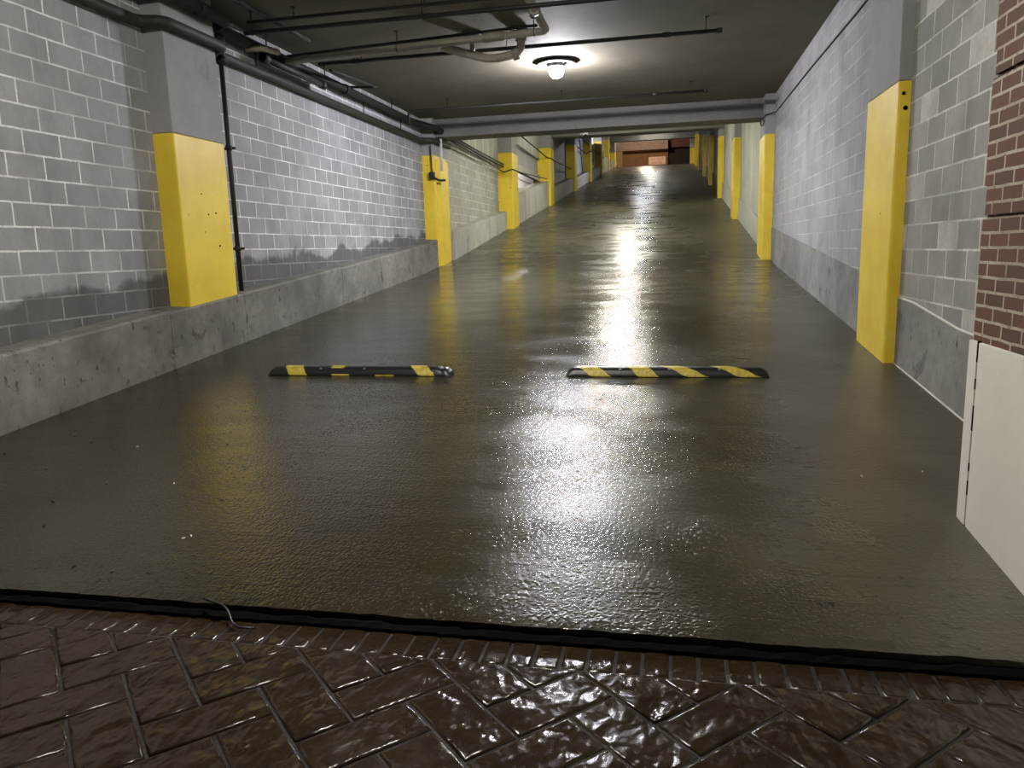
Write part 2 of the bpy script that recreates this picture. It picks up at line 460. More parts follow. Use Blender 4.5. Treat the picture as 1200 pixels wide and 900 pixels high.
# space beyond the opening of the fourth bay
bm = bmesh.new(); box(bm, -9.6, -9.4, 24, 66, 1.5, 11)
struct('wall_back', bm, M['cam'], 'white wall seen through the opening')
bm = bmesh.new()
for z in (5.3, 5.9, 6.4): box(bm, -9.41, -9.36, 24, 66, z, z+.07)
struct('trim_2', bm, M['conc'], 'grey rails on the white wall beyond the opening')

# kerbs, left: front face, height above the ramp
def kerb(x, ya, yb, h, name, mat, label, xin=XL-.02, n=8, hb=None, bev=.02):
    bm = bmesh.new(); R = []
    for k in range(n+1):
        y = ya+(yb-ya)*k/n; z = fl(y); t = h if hb is None else h+(hb-h)*k/n
        R.append([bm.verts.new(p) for p in ((xin,y,z-.3),(x,y,z-.3),(x,y,z+t-bev),(x-math.copysign(bev, x-xin),y,z+t),(xin,y,z+t+.01))])
    for a, b in zip(R, R[1:]):
        for i in range(5): bm.faces.new((a[i],a[(i+1)%5],b[(i+1)%5],b[i]))
    bm.faces.new(R[0][::-1]); bm.faces.new(R[-1]); bmesh.ops.recalc_face_normals(bm, faces=bm.faces)
    return struct(name, bm, mat, label)
kerb(-5.10, 2.6, 7.05, .61, 'baseboard_left', M['kerb'], 'stained concrete kerb from the portal to the first joint, left')
kerb(-5.10, 7.058, 8.5, .59, 'baseboard_left', M['kerb'], 'stained concrete kerb under the first yellow column, left')
kerb(-5.10, 8.508, 11.4, .59, 'baseboard_left', M['kerb'], 'stained concrete kerb after the first yellow column, left')
kerb(-5.10, 11.408, 16.62, .58, 'baseboard_left', M['kerb'], 'stained concrete kerb up to the second yellow column, left', hb=.60)
kerb(-4.98, 17.53, 23.62, .66, 'baseboard_left', M['kerb_far'], 'concrete kerb in the third bay, left', hb=.54)
kerb(-4.88, 24.48, 31.42, .98, 'baseboard_left', M['kerb_far'], 'tall pale parapet below the opening in the fourth bay, left', xin=XW-.05)
kerb(-4.88, 32.28, 39.62, .64, 'baseboard_left', M['kerb_far'], 'concrete kerb in the fifth bay, left')
kerb(-4.88, 40.48, 47.32, .60, 'baseboard_left', M['kerb_far'], 'pale concrete kerb in the sixth bay, left')
kerb(-4.88, 48.18, 55.22, .58, 'baseboard_left', M['kerb_far'], 'concrete kerb in the seventh bay, left')
kerb(-4.88, 56.08, 62.02, .98, 'baseboard_left', M['kerb_far'], 'tall pale parapet in the eighth bay, left')
kerb(-4.88, 62.88, 68.62, .60, 'baseboard_left', M['kerb_far'], 'concrete kerb in the ninth bay, left')

# right side
wallseg('wall_right', XR, XR+.2, 3.9, 7.38, low, ceilz, M['block_right'], 'grey block wall between the brick pier and the near yellow column, right')
wallseg('wall_right', XR, XR+.2, 8.40, 16.42, low, ceilz, M['block_right2'], 'grey block wall between the near and second yellow columns, right')
for k, (ya, yb, mt, nm) in enumerate(((17.3,24.1,'conc_light','third'),(24.9,31.8,'conc_light','fourth'),(32.6,39.5,'conc','fifth'),(40.3,47.2,'block_grey','sixth'),(48,55.2,'conc_light','seventh'),(56,62.2,'conc','eighth'),(63,68.6,'conc_light','ninth'))):
    wallseg('wall_right', XR, XR+.2, ya, yb, low, ceilz, M[mt], 'concrete wall in the %s bay, right' % nm)
def kerb_right(ya, yb, pts, mat, label, x=1.975):
    bm = prism_y(x, XR+.1, [(y, fl(y)-.3, z) for y, z in pts]); return struct('baseboard_right', bm, mat, label)
kerb_right(3.9, 7.38, [(3.9,H-.72),(5.5,H-.655),(5.85,H-.64),(6.9,H-.53),(7.0,H-.514),(7.38,H-.512)], M['kerb_r'], 'pitted grey concrete base beside the brick pier, right')
kerb_right(8.4, 16.42, [(8.4,H-.37),(16.42,fl(16.42)+.64)], M['kerb_r'], 'grey concrete base between the near and second yellow columns, right')
for ya, yb, nm in ((17.3,24.1,'third'),(24.9,31.8,'fourth'),(32.6,39.5,'fifth'),(40.3,47.2,'sixth'),(48,55.2,'seventh'),(56,62.2,'eighth'),(63,68.6,'ninth')):
    kerb_right(ya, yb, [(ya, fl(ya)+.60),(yb, fl(yb)+.60)], M['kerb_far'] if ya < 32 else M['kerb_r'], 'concrete base in the %s bay, right' % nm, 1.94)

bm = bmesh.new(); tube(bm, [(1.975,4.0,H-.715),(1.975,5.5,H-.65),(1.975,5.85,H-.635),(1.975,6.9,H-.525),(1.975,7.38,H-.508)], .009, 6)
struct('trim_5', bm, M['white'], 'pale mortar bead along the top of the pitted base, right')
bm = bmesh.new(); tube(bm, [(1.972,y,fl(y)+.002) for y in (4.0,5.0,6.0,7.38)], .008, 6)
struct('trim_6', bm, M['white'], 'thin pale line where the pitted base meets the ramp, right')
# brick pier with white rendered base at the portal
PX = 1.42
def pierbox(z0, z1, inset=0): return box(bmesh.new(), PX+inset, PX+1.5, 1.6, 4.0-inset, z0, z1)
g1, g2 = H+.705, H+.088      # two raked joints
bm = bmesh.new(); box(bm, PX, PX+1.5, 1.6, 4.0, H-.487, g2-.008); box(bm, PX+.016, PX+1.5, 1.6, 3.99, g2-.008, g2+.008)
box(bm, PX, PX+1.5, 1.6, 3.975, g2+.008, g2+.14); box(bm, PX, PX+1.5, 1.6, 4.0, g2+.14, g1-.008); box(bm, PX+.016, PX+1.5, 1.6, 3.99, g1-.008, g1+.008)
box(bm, PX, PX+1.5, 1.6, 3.975, g1+.008, g1+.12); box(bm, PX, PX+1.5, 1.6, 4.0, g1+.12, H+3.2)
struct('wall_pier', bm, M['redbrick'], 'red brick pier of the portal with pale mortar, right')
bm = bmesh.new()
box(bm, PX-.012, PX+1.5, 1.6, 3.90, -.1, H-.488, .006)
struct('wall_pier_base', bm, M['white'], 'white rendered base under the red brick pier, right')
bm = bmesh.new(); box(bm, PX-.014, PX+.12, 3.908, 4.012, 0, H-.486, .006)
struct('trim_3', bm, M['white'], 'white corner strip of the rendered base, right')
bm = bmesh.new()
for z, l in ((.95,.10),(.82,.05),(.62,.12),(.42,.04),(.30,.07),(.12,.03)):
    box(bm, PX-.0135, PX+.02, 3.897, 3.911, z, z+l)
struct('trim_4', bm, M['joint'], 'dark gaps in the joint beside the white corner strip')

# ------------------------------------------------------------------ ceiling and beams
bm = prism_y(-6.0, 2.6, [(2.6, H+2.88, H+3.2),(17.3, H+2.88, H+3.2)])
struct('ceiling', bm, M['ceil'], 'grey-brown concrete ceiling with the white lamp, over the lower ramp')
bm = prism_y(-6.0, 2.6, [(17.3, ceilz(17.3), ceilz(17.3)+.3),(67, ceilz(67), ceilz(67)+.3)])
struct('ceiling', bm, M['ceil'], 'concrete ceiling climbing over the upper ramp')
def beam(ya, yb, zb, label, step=.16, zt=None):
    t = thing('ceiling_beam', (-1.6, (ya+yb)/2, zb), label, 'beam')
    top = zt or ceilz((ya+yb)/2)
    bm = bmesh.new(); box(bm, -5.6, 2.2, ya, yb, zb, zb+step, .012); obj('lower_flange', bm, M['beam'], t)
    bm = bmesh.new(); box(bm, -5.6, 2.2, ya+.07, yb-.02, zb+step, top+.05, .012); obj('web', bm, M['beam'], t)
    return t
beam(16.75, 17.4, H+2.49, 'deep stepped concrete beam right behind the white lamp')
beam(23.75, 24.35, fl(24.05)+2.80, 'concrete beam carrying the white dome camera')
beam(31.5, 32.2, fl(31.85)+2.62, 'concrete beam two bays behind the one with the dome camera')
for (a, b), w_ in zip(CY[4:8], ('darkest yellow-based','conduit-wrapped','narrow dark yellow','last but one')):
    beam(a+.1, b-.1, fl((a+b)/2)+2.60, 'concrete beam high on the ramp between the %s columns' % w_)
bm = bmesh.new(); box(bm, -5.6, 2.2, 66.6, 67.2, fl(67)+2.05, ceilz(67)+.3); 
tag(obj('ceiling_beam', bm, M['beam']), 'pale concrete header at the top exit above the pink brick', 'beam')

# ------------------------------------------------------------------ columns
def column(side, xa, xb, ya, yb, zb, zy, label, yside=True, chips=()):
    """xa wall side, xb face towards the ramp"""
    t = thing('concrete_column', ((xa+xb)/2, (ya+yb)/2, zb), label, 'column')
    x0, x1 = min(xa,xb), max(xa,xb)
    bm = bmesh.new(); box(bm, x0, x1, ya, yb, zy, ceilz((ya+yb)/2)+.02 if ya > 17 else H+2.9, .012); obj('shaft', bm, M['conc'], t)
    bm = bmesh.new(); box(bm, x0-.004, x1+.004, ya-.004, yb+.004, zb, zy, .022); pb = obj('painted_base', bm, M['yellow'], t)
    for (cx, cy, cz, r) in chips:
        b2 = bmesh.new(); bmesh.ops.create_icosphere(b2, subdivisions=2, radius=r, matrix=Matrix.Translation((cx,cy,cz)))
        obj('bolt_hole', b2, M['joint'], pb)
    return t
FX = -5.126
column('l', -5.5, FX-.004, 7.455, 8.40, fl(7.9)+.46, H+1.325, 'wide yellow-based column standing on the left kerb, nearest on the left',
       chips=[(FX,7.95,H+.50,.010),(FX,8.10,H+.52,.011),(FX,8.12,H+.15,.012),(FX,7.85,H+.72,.008)])
# second left column reaches the ramp, with a chamfered leading part
t = column('l', -5.6, -5.10, 16.6, 17.5, fl(17)-.3, H+2.11, 'yellow-based column at the stepped beam with a junction box, second on the left')
bm = bmesh.new(); vs = []
pp = [(-5.11,16.70),(-5.02,16.78),(-5.02,17.40),(-5.11,17.5)]
vs = [bm.verts.new((x,y,z)) for z in (fl(17)-.3, H+2.02) for x,y in pp]
for f in ((0,1,5,4),(1,2,6,5),(2,3,7,6),(4,5,6,7),(3,0,4,7)): bm.faces.new([vs[i] for i in f])
bmesh.ops.recalc_face_normals(bm, faces=bm.faces); obj('painted_nib', bm, M['yellow'], t)
labs = ['yellow-based column with a white-lit opening behind it, third on the left',
 'yellow-based column between the white opening and the dark block wall, fourth on the left',
 'shaded column with a thin bright yellow edge, fifth on the left',
 'bright yellow-based column crossed by an angled conduit, sixth on the left',
 'dull yellow-based column behind the conduit-crossed one, seventh on the left',
 'narrow dull yellow-based column, eighth on the left, before the exit',
 'yellow-based column at the top of the ramp beside the orange wall, left']
for (a, b), lb in zip(CY[2:], labs):
    column('l', -5.5, -4.77 if a < 60 else -4.80, a, b, fl(a)-.3, fl(a)+2.29 if a < 68 else fl(a)+1.35, lb)
column('r', 2.2, 1.885, 7.36, 8.41, fl(7.5)-.3, H+1.325, 'large bright yellow-based column beside the near right block wall',
       chips=[(1.93,7.356,H+1.22,.016),(1.95,7.356,H+1.10,.02)])
column('r', 2.2, 1.80, 16.4, 17.3, fl(17)-.3, H+2.12, 'yellow-based column under the right end of the stepped beam')
rl = ['yellow-based column third on the right, between two pale streaked walls','slim bright yellow-based column fourth on the right with litter at its foot',
      'shaded column with brownish yellow base, fifth on the right','slim yellow-based column sixth on the right','slim yellow-based column seventh on the right','slim yellow-based column eighth on the right',
      'pale yellow-based column at the top exit, right']
for (a, b), lb in zip([(24.1,24.9),(31.8,32.6),(39.5,40.3),(47.2,48.0),(55.2,56.0),(62.2,63.0),(67.6,68.4)], rl):
    xf = 1.79 if a < 60 else 1.74
    column('r', 2.2, xf if a < 67 else 1.5, a, b, fl(a)-.3, fl(a)+2.35 if a < 67 else fl(a)+1.3, lb)

# ------------------------------------------------------------------ lamps
def lamp(x, y, z, label, col, power, r=.115):
    t = thing('ceiling_lamp', (x, y, z), label, 'lamp')
    cz = ceilz(y)
    bm = bmesh.new(); lathe(bm, (x,y,z), [(.0,.085),(.16,.085),(.25,.072),(.30,.045),(.302,.038),(.29,.036),(.20,.048),(.12,.06),(.0,.065)]); obj('shade', bm, M['metal'], t, smooth=True)
    bm = bmesh.new(); tube(bm, [(x,y,z+.09),(x,y,cz+.01)], .05, 16); obj('mounting', bm, M['metal'], t)
    bm = bmesh.new(); lathe(bm, (x,y,z), [(.001,-.165),(.05,-.158),(.085,-.135),(.108,-.10),(r,-.06),(.114,-.02),(.112,.02),(.11,.055),(.001,.056)]); obj('globe', bm, lampglass('globe_glow', col, power), t, smooth=True)
    bm = bmesh.new(); lathe(bm, (x,y,z), [(.118,.058),(.14,.05),(.14,.0),(.118,-.006)]); obj('collar', bm, M['metal'], t, smooth=True)
    return t
COOL = (.94,.93,1.); YEL = (1.,.975,.82); WRM = (1.,.95,.86)
L1 = (-1.77, 12.45)
lamp(L1[0], L1[1], H+2.79, 'glowing white ceiling lamp with round dark shade, in front of the stepped beam', COOL, 3000)
lamp(-1.75, 3.9, H+2.79, 'ceiling lamp over the foot of the ramp, nearest the portal', WRM, 1850)
lamp(-1.55, 20.6, ceilz(20.6)-.14, 'ceiling lamp with yellowish light in the third bay', YEL, 1900)
lamp(-1.55, 28.2, ceilz(28.2)-.14, 'ceiling lamp with yellowish light in the fourth bay', YEL, 1900)
lamp(-1.55, 44.0, ceilz(44.0)-.14, 'ceiling lamp with white light in the sixth bay', COOL, 1900)
lamp(-1.55, 59.0, ceilz(59.0)-.14, 'ceiling lamp with white light in the eighth bay', WRM, 1000)
lamp(-1.55, 65.0, ceilz(65.0)-.14, 'ceiling lamp with white light in the last bay under the exit header', WRM, 900)

# ------------------------------------------------------------------ pipes
def pipe(label, pts, r, mat='black', rad=.08, hangers=(), couplings=(), cat='pipe', name='pipe', cap=None, group=None):
    t = thing(name, Vector(pts[0]), label, cat, group)
    bm = bmesh.new(); tube(bm, bend(pts, rad), r); obj('tube', bm, M[mat], t)
    for (x,y,z) in hangers:
        bm = bmesh.new(); tube(bm, [(x,y,z+r*.6),(x,y,ceilz(y)+.01)], .007, 6); hr = obj('hanger_rod', bm, M['black'], t)
        bm = bmesh.new(); tube(bm, [(x-.0,y,ceilz(y)-.012),(x,y,ceilz(y)+.01)], .03, 10); obj('hanger_plate', bm, M['black'], hr)
        bm = bmesh.new()
        ring = [(x, y+(r+.006)*math.cos(a), z+(r+.006)*math.sin(a)) for a in [k*math.pi/8 for k in range(17)]]
        tube(bm, ring, .005, 6); obj('hanger_ring', bm, M['black'], hr)
    for (a, b) in couplings:
        bm = bmesh.new(); tube(bm, [a, b], r*1.28, 14); obj('coupling', bm, M[mat], t)
    return t
z = H
pipe('thin black pipe highest across the ceiling, running out of the top of the picture', [(-4.95,8.85,z+2.76),(-.4,8.85,z+2.76),(2.0,8.85,z+2.76)], .020, hangers=[(-4.35,8.85,z+2.76),(-2.75,8.85,z+2.76)])
pipe('black pipe just below and beside the highest thin one', [(-5.0,8.85,z+2.64),(2.0,8.85,z+2.64)], .026, hangers=[(-2.78,8.85,z+2.64),(-4.9,8.85,z+2.64)])
# grey drain pipe with coupling and elbow
t = pipe('long pale grey drain pipe hung across the ceiling, turning towards the viewer at its end', [(-5.15,10.15,z+2.62),(-1.56,10.15,z+2.72),(-1.56,9.9,z+2.72),(-1.56,8.2,z+2.75)], .048, 'pvc', .09,
     hangers=[(-3.55,10.15,z+2.665),(-1.72,10.15,z+2.715)], couplings=[((-2.38,10.15,z+2.70),(-2.1,10.15,z+2.706)), ((-1.56,9.35,z+2.728),(-1.56,9.25,z+2.729))])
pipe('black pipe lying just above the pale grey drain pipe', [(-5.2,10.28,z+2.72),(-1.7,10.28,z+2.83)], .02)
pipe('black sprinkler pipe ending right of the white lamp', [(-4.95,10.75,z+2.70),(.60,10.75,z+2.70)], .026, hangers=[(.42,10.75,z+2.70),(-4.3,10.75,z+2.70),(-2.2,10.75,z+2.70)],
     couplings=[((.55,10.75,z+2.70),(.62,10.75,z+2.70)),((-4.45,10.75,z+2.70),(-4.33,10.75,z+2.70)),((-.13,10.75,z+2.70),(-.03,10.75,z+2.70))])
pipe('thin black sprinkler pipe between the white lamp and the stepped beam', [(-4.98,14.7,z+2.45),(-4.98,14.7,z+2.70),(.60,14.7,z+2.70)], .024, hangers=[(.32,14.7,z+2.70),(-2.0,14.7,z+2.70),(-4.2,14.7,z+2.70)],
     couplings=[((.56,14.7,z+2.70),(.62,14.7,z+2.70)),((-.35,14.7,z+2.70),(-.25,14.7,z+2.70))])
# trap under a floor drain
t = thing('drain_trap', (-2.2,10.4,z+2.88), 'pale grey trap bend under two dark drain outlets beside the long drain pipe', 'drain pipe')
bm = bmesh.new(); tube(bm, bend([(-1.95,10.45,z+2.86),(-1.95,10.45,z+2.56),(-2.35,10.45,z+2.50),(-2.75,10.45,z+2.62),(-3.0,10.32,z+2.68)], .12), .055); obj('trap_bend', bm, M['pvc'], t)
bm = bmesh.new(); tube(bm, [(-1.95,10.45,z+2.70),(-1.95,10.45,z+2.78)], .075, 16); obj('collar', bm, M['pvc'], t)
bm = bmesh.new(); tube(bm, [(-2.06,10.45,z+2.535),(-1.98,10.45,z+2.55)], .072, 16); obj('collar', bm, M['pvc'], t)
for xx in (-1.98, -2.62):
    bm = bmesh.new(); tube(bm, [(xx,10.5,z+2.885),(xx,10.5,z+2.80)], [.14,.10], 16); obj('outlet_body', bm, M['brownpipe'], t)
bm = bmesh.new(); tube(bm, [(-2.62,10.5,z+2.80),(-2.62,10.5,z+2.60)], .035, 12); obj('down_pipe', bm, M['pvc'], t)
# pipes along the left wall
def jog(x, dz=0, x2=None, ys=(7.30,7.36,8.46,8.52), y0=2.7, y1=16.35, dx=.25, end=()):
    pts = [(x,y0,dz)]
    pts += [(x,ys[0],dz),(x+dx,ys[1],dz),(x+dx,ys[2],dz),(x,ys[3],dz)]
    pts += [(x,y1,dz)]
    return pts + list(end)
t = pipe('thick dark pipe low along the left wall, bending around the nearest yellow column', jog(XL+.075, z+2.39, end=[(XL+.33,16.45,z+2.39),(XL+.33,17.6,z+2.39)]), .058, 'brownpipe', .12)
for yy in (9.6, 13.2, 15.1):
    bm = bmesh.new(); tube(bm, [(XL+.075,yy,z+2.40),(XL+.075,yy,z+2.72)], .009, 6); obj('hanger_rod', bm, M['black'], t)
t = pipe('thick dark pipe high along the left wall under the ceiling', jog(XL+.16, z+2.66, dx=.22, y1=15.6, end=[(XL+.42,16.3,z+2.62),(XL+.42,17.9,z+2.58)]), .062, 'black', .12,
     couplings=[((XL+.38,7.9,z+2.66),(XL+.38,8.06,z+2.66)),((XL+.16,12.2,z+2.66),(XL+.16,12.3,z+2.66))])
for yy in (9.75, 11.5, 14.4):
    bm = bmesh.new(); tube(bm, [(XL+.16,yy,z+2.66),(XL+.16,yy,z+2.89)], .009, 6); obj('hanger_rod', bm, M['black'], t)
pipe('thin dark pipe nearest the ramp along the left wall, ending at the drain pipe', [(-4.75,5.5,z+2.83),(-4.75,10.05,z+2.83)], .028, hangers=[(-4.75,8.3,z+2.83)])
pipe('short dark pipe between the two thick wall pipes', [(XL+.2,9.55,z+2.54),(XL+.2,11.35,z+2.54)], .045, couplings=[((XL+.2,11.25,z+2.54),(XL+.2,11.36,z+2.54)),((XL+.2,9.55,z+2.54),(XL+.2,9.68,z+2.54))])
pipe('thin dark branch pipe ending in a tee near the left wall', [(-4.8,10.8,z+2.62),(-4.8,12.45,z+2.72)], .022, couplings=[((-4.8,12.35,z+2.70),(-4.8,12.55,z+2.72))])
pipe('thin cross branch under the ceiling joining the left wall pipes', [(XL+.16,12.3,z+2.70),(-4.75,12.45,z+2.70)], .018)
pipe('small pale grey offset pipe on the left wall beside the riser', bend([(XL+.1,9.35,z+2.60),(XL+.32,9.35,z+2.60),(XL+.32,9.75,z+2.64)], .06), .038, 'pvc')
t = thing('riser_pipe', (XL+.12,8.72,fl(8.7)+.56), 'black vertical riser pipe on the right edge of the nearest left column', 'pipe')
bm = bmesh.new(); tube(bm, [(XL+.12,8.70,fl(8.7)+.5),(XL+.12,8.70,z+2.6)], .028); obj('tube', bm, M['black'], t)
for zz in (1.32, .12):
    bm = bmesh.new(); tube(bm, [(XL+.12,8.70,z+zz-.03),(XL+.12,8.70,z+zz+.03)], .038); box(bm, XL-.01, XL+.18, 8.73, 8.76, z+zz-.015, z+zz+.015); obj('clamp', bm, M['black'], t)
bm = bmesh.new(); tube(bm, [(XL+.12,8.70,z+2.28),(XL+.12,8.70,z+2.62)], [.05,.05]); tube(bm, [(XL+.12,8.70,z+2.30),(XL+.12,8.70,z+2.36)], .064); obj('fitting', bm, M['black'], t)
# right wall wire with a loop
t = thing('wall_cable', (1.97,9,z+2.47), 'thin black cable along the right wall ending in a small loop at the beam', 'cable')
bm = bmesh.new(); tube(bm, [(1.977,3.9,z+2.45),(1.977,9.5,z+2.455),(1.977,12.5,z+2.49),(1.977,16.2,z+2.50)], .012, 8)
tube(bm, bend([(1.977,16.2,z+2.50),(1.80,16.38,z+2.48),(1.76,16.38,z+2.42)], .05), .010, 8)
lp = [(1.74+.035*math.cos(a), 16.37, z+2.35+.075*math.sin(a)) for a in [k*math.pi/8 for k in range(17)]]; tube(bm, lp, .010, 8); obj('wire', bm, M['black'], t)
# cables along the upper left wall
for k, (za, zb_, r, lb) in enumerate(((2.66,2.60,.022,'uppermost of the three black cables strung from the second to the third left column'),
                                (2.60,2.53,.026,'middle of the three black cables strung from the second to the third left column'),
                                (2.52,2.36,.018,'lowest of the three black cables strung from the second to the third left column'))):
    pts = [(-5.0,17.5,z+za),(-5.02,20,z+za-.015-(za-zb_)*.4),(-5.05,23.65,z+zb_)]
    if k == 2: pts = [(-4.96,17.5,z+za),(-5.0,20.5,z+2.46),(-5.02,23.52,z+2.36),(-4.75,23.56,z+2.44),(-4.74,24.5,z+2.44),(-4.9,31.2,z+2.78)]
    t = thing('cable', Vector(pts[0]), lb, 'cable'); bm = bmesh.new(); tube(bm, bend(pts, .1), r, 8); obj('sheath', bm, M['black'], t)
for pts, r, lb in ((([(-4.74,24.55,z+3.62),(-4.9,31.38,z+3.62),(-4.75,31.38,z+3.60),(-4.74,32.3,z+3.58),(-4.95,39.5,z+3.95)]), .022, 'black conduit crossing the fourth left column above the white opening'),
                   (([(-5.0,41.2,z+5.35),(-5.0,47.25,z+5.55),(-4.74,47.3,z+5.72),(-4.74,48.2,z+5.78)]), .035, 'black conduit kinked across the sixth left column'),
                   (([(-4.9,40.6,z+5.95),(-4.9,55.1,z+6.3)]), .04, 'straight black conduit passing over the sixth left column')):
    t = thing('conduit', Vector(pts[0]), lb, 'conduit'); bm = bmesh.new(); tube(bm, bend(pts, .12), r, 8); obj('tube', bm, M['black'], t)
t = thing('blue_pipe', (-5.15,45,fl(45)), 'thin blue pipe leaning on the pale block wall high on the left', 'pipe')
bm = bmesh.new(); tube(bm, [(-5.12,46.2,fl(46)+.6),(-5.12,44.6,fl(44.6)+2.8)], .03, 8); obj('tube', bm, M['blue'], t)
# junction box on second column
t = thing('junction_box', (-5.0,16.75,z+1.72), 'small dark junction box with a bracket on the second left column', 'junction box')
bm = bmesh.new(); box(bm, -5.20,-5.08,16.50,16.59,z+1.58,z+1.74,.01); obj('box_body', bm, M['black'], t)
bm = bmesh.new(); tube(bm, bend([(-5.10,16.54,z+1.62),(-4.98,16.56,z+1.55),(-4.86,16.62,z+1.56)], .04), .025, 8); obj('bracket', bm, M['brownpipe'], t)
bm = bmesh.new(); tube(bm, bend([(-5.14,16.55,z+1.74),(-5.16,16.56,z+2.3)], .04), .014, 8); obj('lead', bm, M['black'], t)
t = thing('white_conduit', (-5.0,16.9,z+2.2), 'white painted pipe stub on the second left column above the junction box', 'pipe')
bm = bmesh.new(); tube(bm, [(-4.985,16.78,z+1.78),(-4.985,16.80,z+2.46)], .03, 10); obj('tube', bm, M['cam'], t)
# white pipes high on the left
for x_, y_, lb in ((-5.05,49.5,'left one of the two white vertical pipes behind the sixth left column'),(-5.05,51.7,'right one of the two white vertical pipes behind the sixth left column'),
                   (-5.0,57.2,'white vertical pipe between the seventh and eighth left columns, left'),(-5.0,59.0,'white vertical pipe between the seventh and eighth left columns, right'),(-5.0,63.5,'white vertical pipe beside the last left column')):
    t = thing('vertical_pipe', (x_,y_,fl(y_)+.9), lb, 'pipe'); bm = bmesh.new(); tube(bm, [(x_,y_,fl(y_)+.9),(x_,y_,ceilz(y_)-.3)], .09, 12); obj('tube', bm, M['cam'], t)
    bm = bmesh.new(); tube(bm, [(x_,y_,fl(y_)+1.5),(x_,y_,fl(y_)+1.62)], .12, 12); obj('coupling', bm, M['cam'], t)
# dome camera
cx, cy, cz = -2.59, 23.9, fl(24.05)+2.80
t = thing('security_camera', (cx,cy,cz), 'small white dome camera under the beam above the ramp', 'camera')
bm = bmesh.new(); lathe(bm, (cx,cy,cz), [(.0,.0),(.10,.0),(.12,-.03),(.125,-.12),(.115,-.14),(.0,-.14)], 20); hs = obj('housing', bm, M['cam'], t)
bm = bmesh.new(); lathe(bm, (cx,cy,cz-.14), [(.085,.0),(.082,-.03),(.06,-.065),(.03,-.08),(.001,-.085)], 20); dm = obj('dome', bm, M['glassdark'], hs)
bm = bmesh.new(); tube(bm, [(cx-.01,cy-.10,cz-.13),(cx-.01,cy-.125,cz-.15)], .03, 10); obj('lens_ring', bm, M['cam'], t)

# ------------------------------------------------------------------ wheel stops / speed bumps
def bump_prof(s, th):       # s = end taper 0..1, th across 0..1
    prof = [(-.085,0),(-.082,.018),(-.062,.056),(-.035,.074),(.035,.074),(.062,.056),(.082,.018),(.085,0)]
    k = th*(len(prof)-1); i = min(int(k), len(prof)-2); t = k-i
    y = prof[i][0]*(1-t)+prof[i+1][0]*t; zz = prof[i][1]*(1-t)+prof[i+1][1]*t
    return y, zz*s
def speed_bump(x0, x1, yc, label, stripes, bolts, broken=False, yaw=0):
    g = lambda y: fl(y)
    t = thing('speed_bump', ((x0+x1)/2, yc, fl(yc)), label, 'speed bump')
    L = x1-x0
    def endt(x):
        d = min(x-x0, x1-x); w_ = .13
        if broken and x > x1-.14: return max(.2, .86 + .35*math.sin(x*90)*.25 - max(0,(x-(x1-.05)))*9)
        return min(1, math.sqrt(max(.0, 1-(1-min(1, d/w_))**2))*1.0+.12)
    def P(x, th, off=0):
        y, zz = bump_prof(endt(x), th)
        y2, z2 = bump_prof(endt(x), min(1,th+.01)); y1, z1 = bump_prof(endt(x), max(0,th-.01))
        nrm = Vector((0, -(z2-z1), (y2-y1))).normalized() if off else Vector()
        return Vector((x, yc+y+yaw*(x-x0-L/2), g(yc+y)+zz)) + nrm*off
    bm = bmesh.new(); n = 120; m_ = 21; R = []
    for i in range(n+1):
        x = x0 + L*i/n; R.append([bm.verts.new(P(x, j/m_)) for j in range(m_+1)])
    for a, b in zip(R, R[1:]):
        for j in range(m_): bm.faces.new((a[j],b[j],b[j+1],a[j+1])).smooth = True
        bm.faces.new((a[0],a[-1],b[-1],b[0]))
    bm.faces.new(R[0]); bm.faces.new(R[-1][::-1]); bmesh.ops.recalc_face_normals(bm, faces=bm.faces)
    obj('rubber_body', bm, M['rubber'], t)
    for xb_, wb, slant, t0, t1, rag in stripes:       # xb_: left edge at the near foot
        bm = bmesh.new(); R = []; m2 = 26; k2 = 10
        for j in range(m2+1):
            th = t0+(t1-t0)*j/m2; y, _ = bump_prof(1, th)
            sh = -slant*1.25*min(1.5, th/.43)
            row = []
            for i in range(k2+1):
                x = xb_+sh + wb*i/k2
                if rag: x += rag*math.sin(j*1.9+i)*.35 if i in (0,k2) else 0; 
                if rag and i == k2: x -= abs(rag)*(1+math.sin(j*.9))*.8
                x = min(max(x, x0+.004), x1-.004); row.append(bm.verts.new(P(x, th, .0016)))
            R.append(row)
        for a, b in zip(R, R[1:]):
            for i in range(k2): bm.faces.new((a[i],a[i+1],b[i+1],b[i])).smooth = True
        obj('reflective_stripe', bm, M['stripe'], t)
    for bx in bolts:
        bm = bmesh.new(); p = P(bx, .33); tube(bm, [p+Vector((0,.0,-.004)), p+Vector((0,-.004,.007))], .016, 10); obj('bolt', bm, M['steel'], t)
    return t
px = lambda p: -.93 + (p-660)*.00731
speed_bump(-.93, .84, 6.88, 'black rubber speed bump with four clean yellow stripes, right one of the two',
    [(px(a), .178, s_, .04, .74, 0) for a, s_ in ((694,.105),(751,.08),(811.5,.165),(872.5,.175))], [px(727), px(786), px(845)])
pl = lambda p: -3.9 + (p-317)*.00894
speed_bump(-3.9, -2.03, 6.88, 'black rubber speed bump with worn stripes and a torn end, left one of the two',
    [(pl(344.5), .185, .055, .04, .76, 0), (pl(395), .15, .03, .36, .72, .03), (pl(393.5), .19, .02, .03, .14, .01), (pl(443), .19, 0, .02, .09, 0), (pl(494), .17, .08, .04, .76, .01)],
    [pl(379), pl(430)], broken=True)

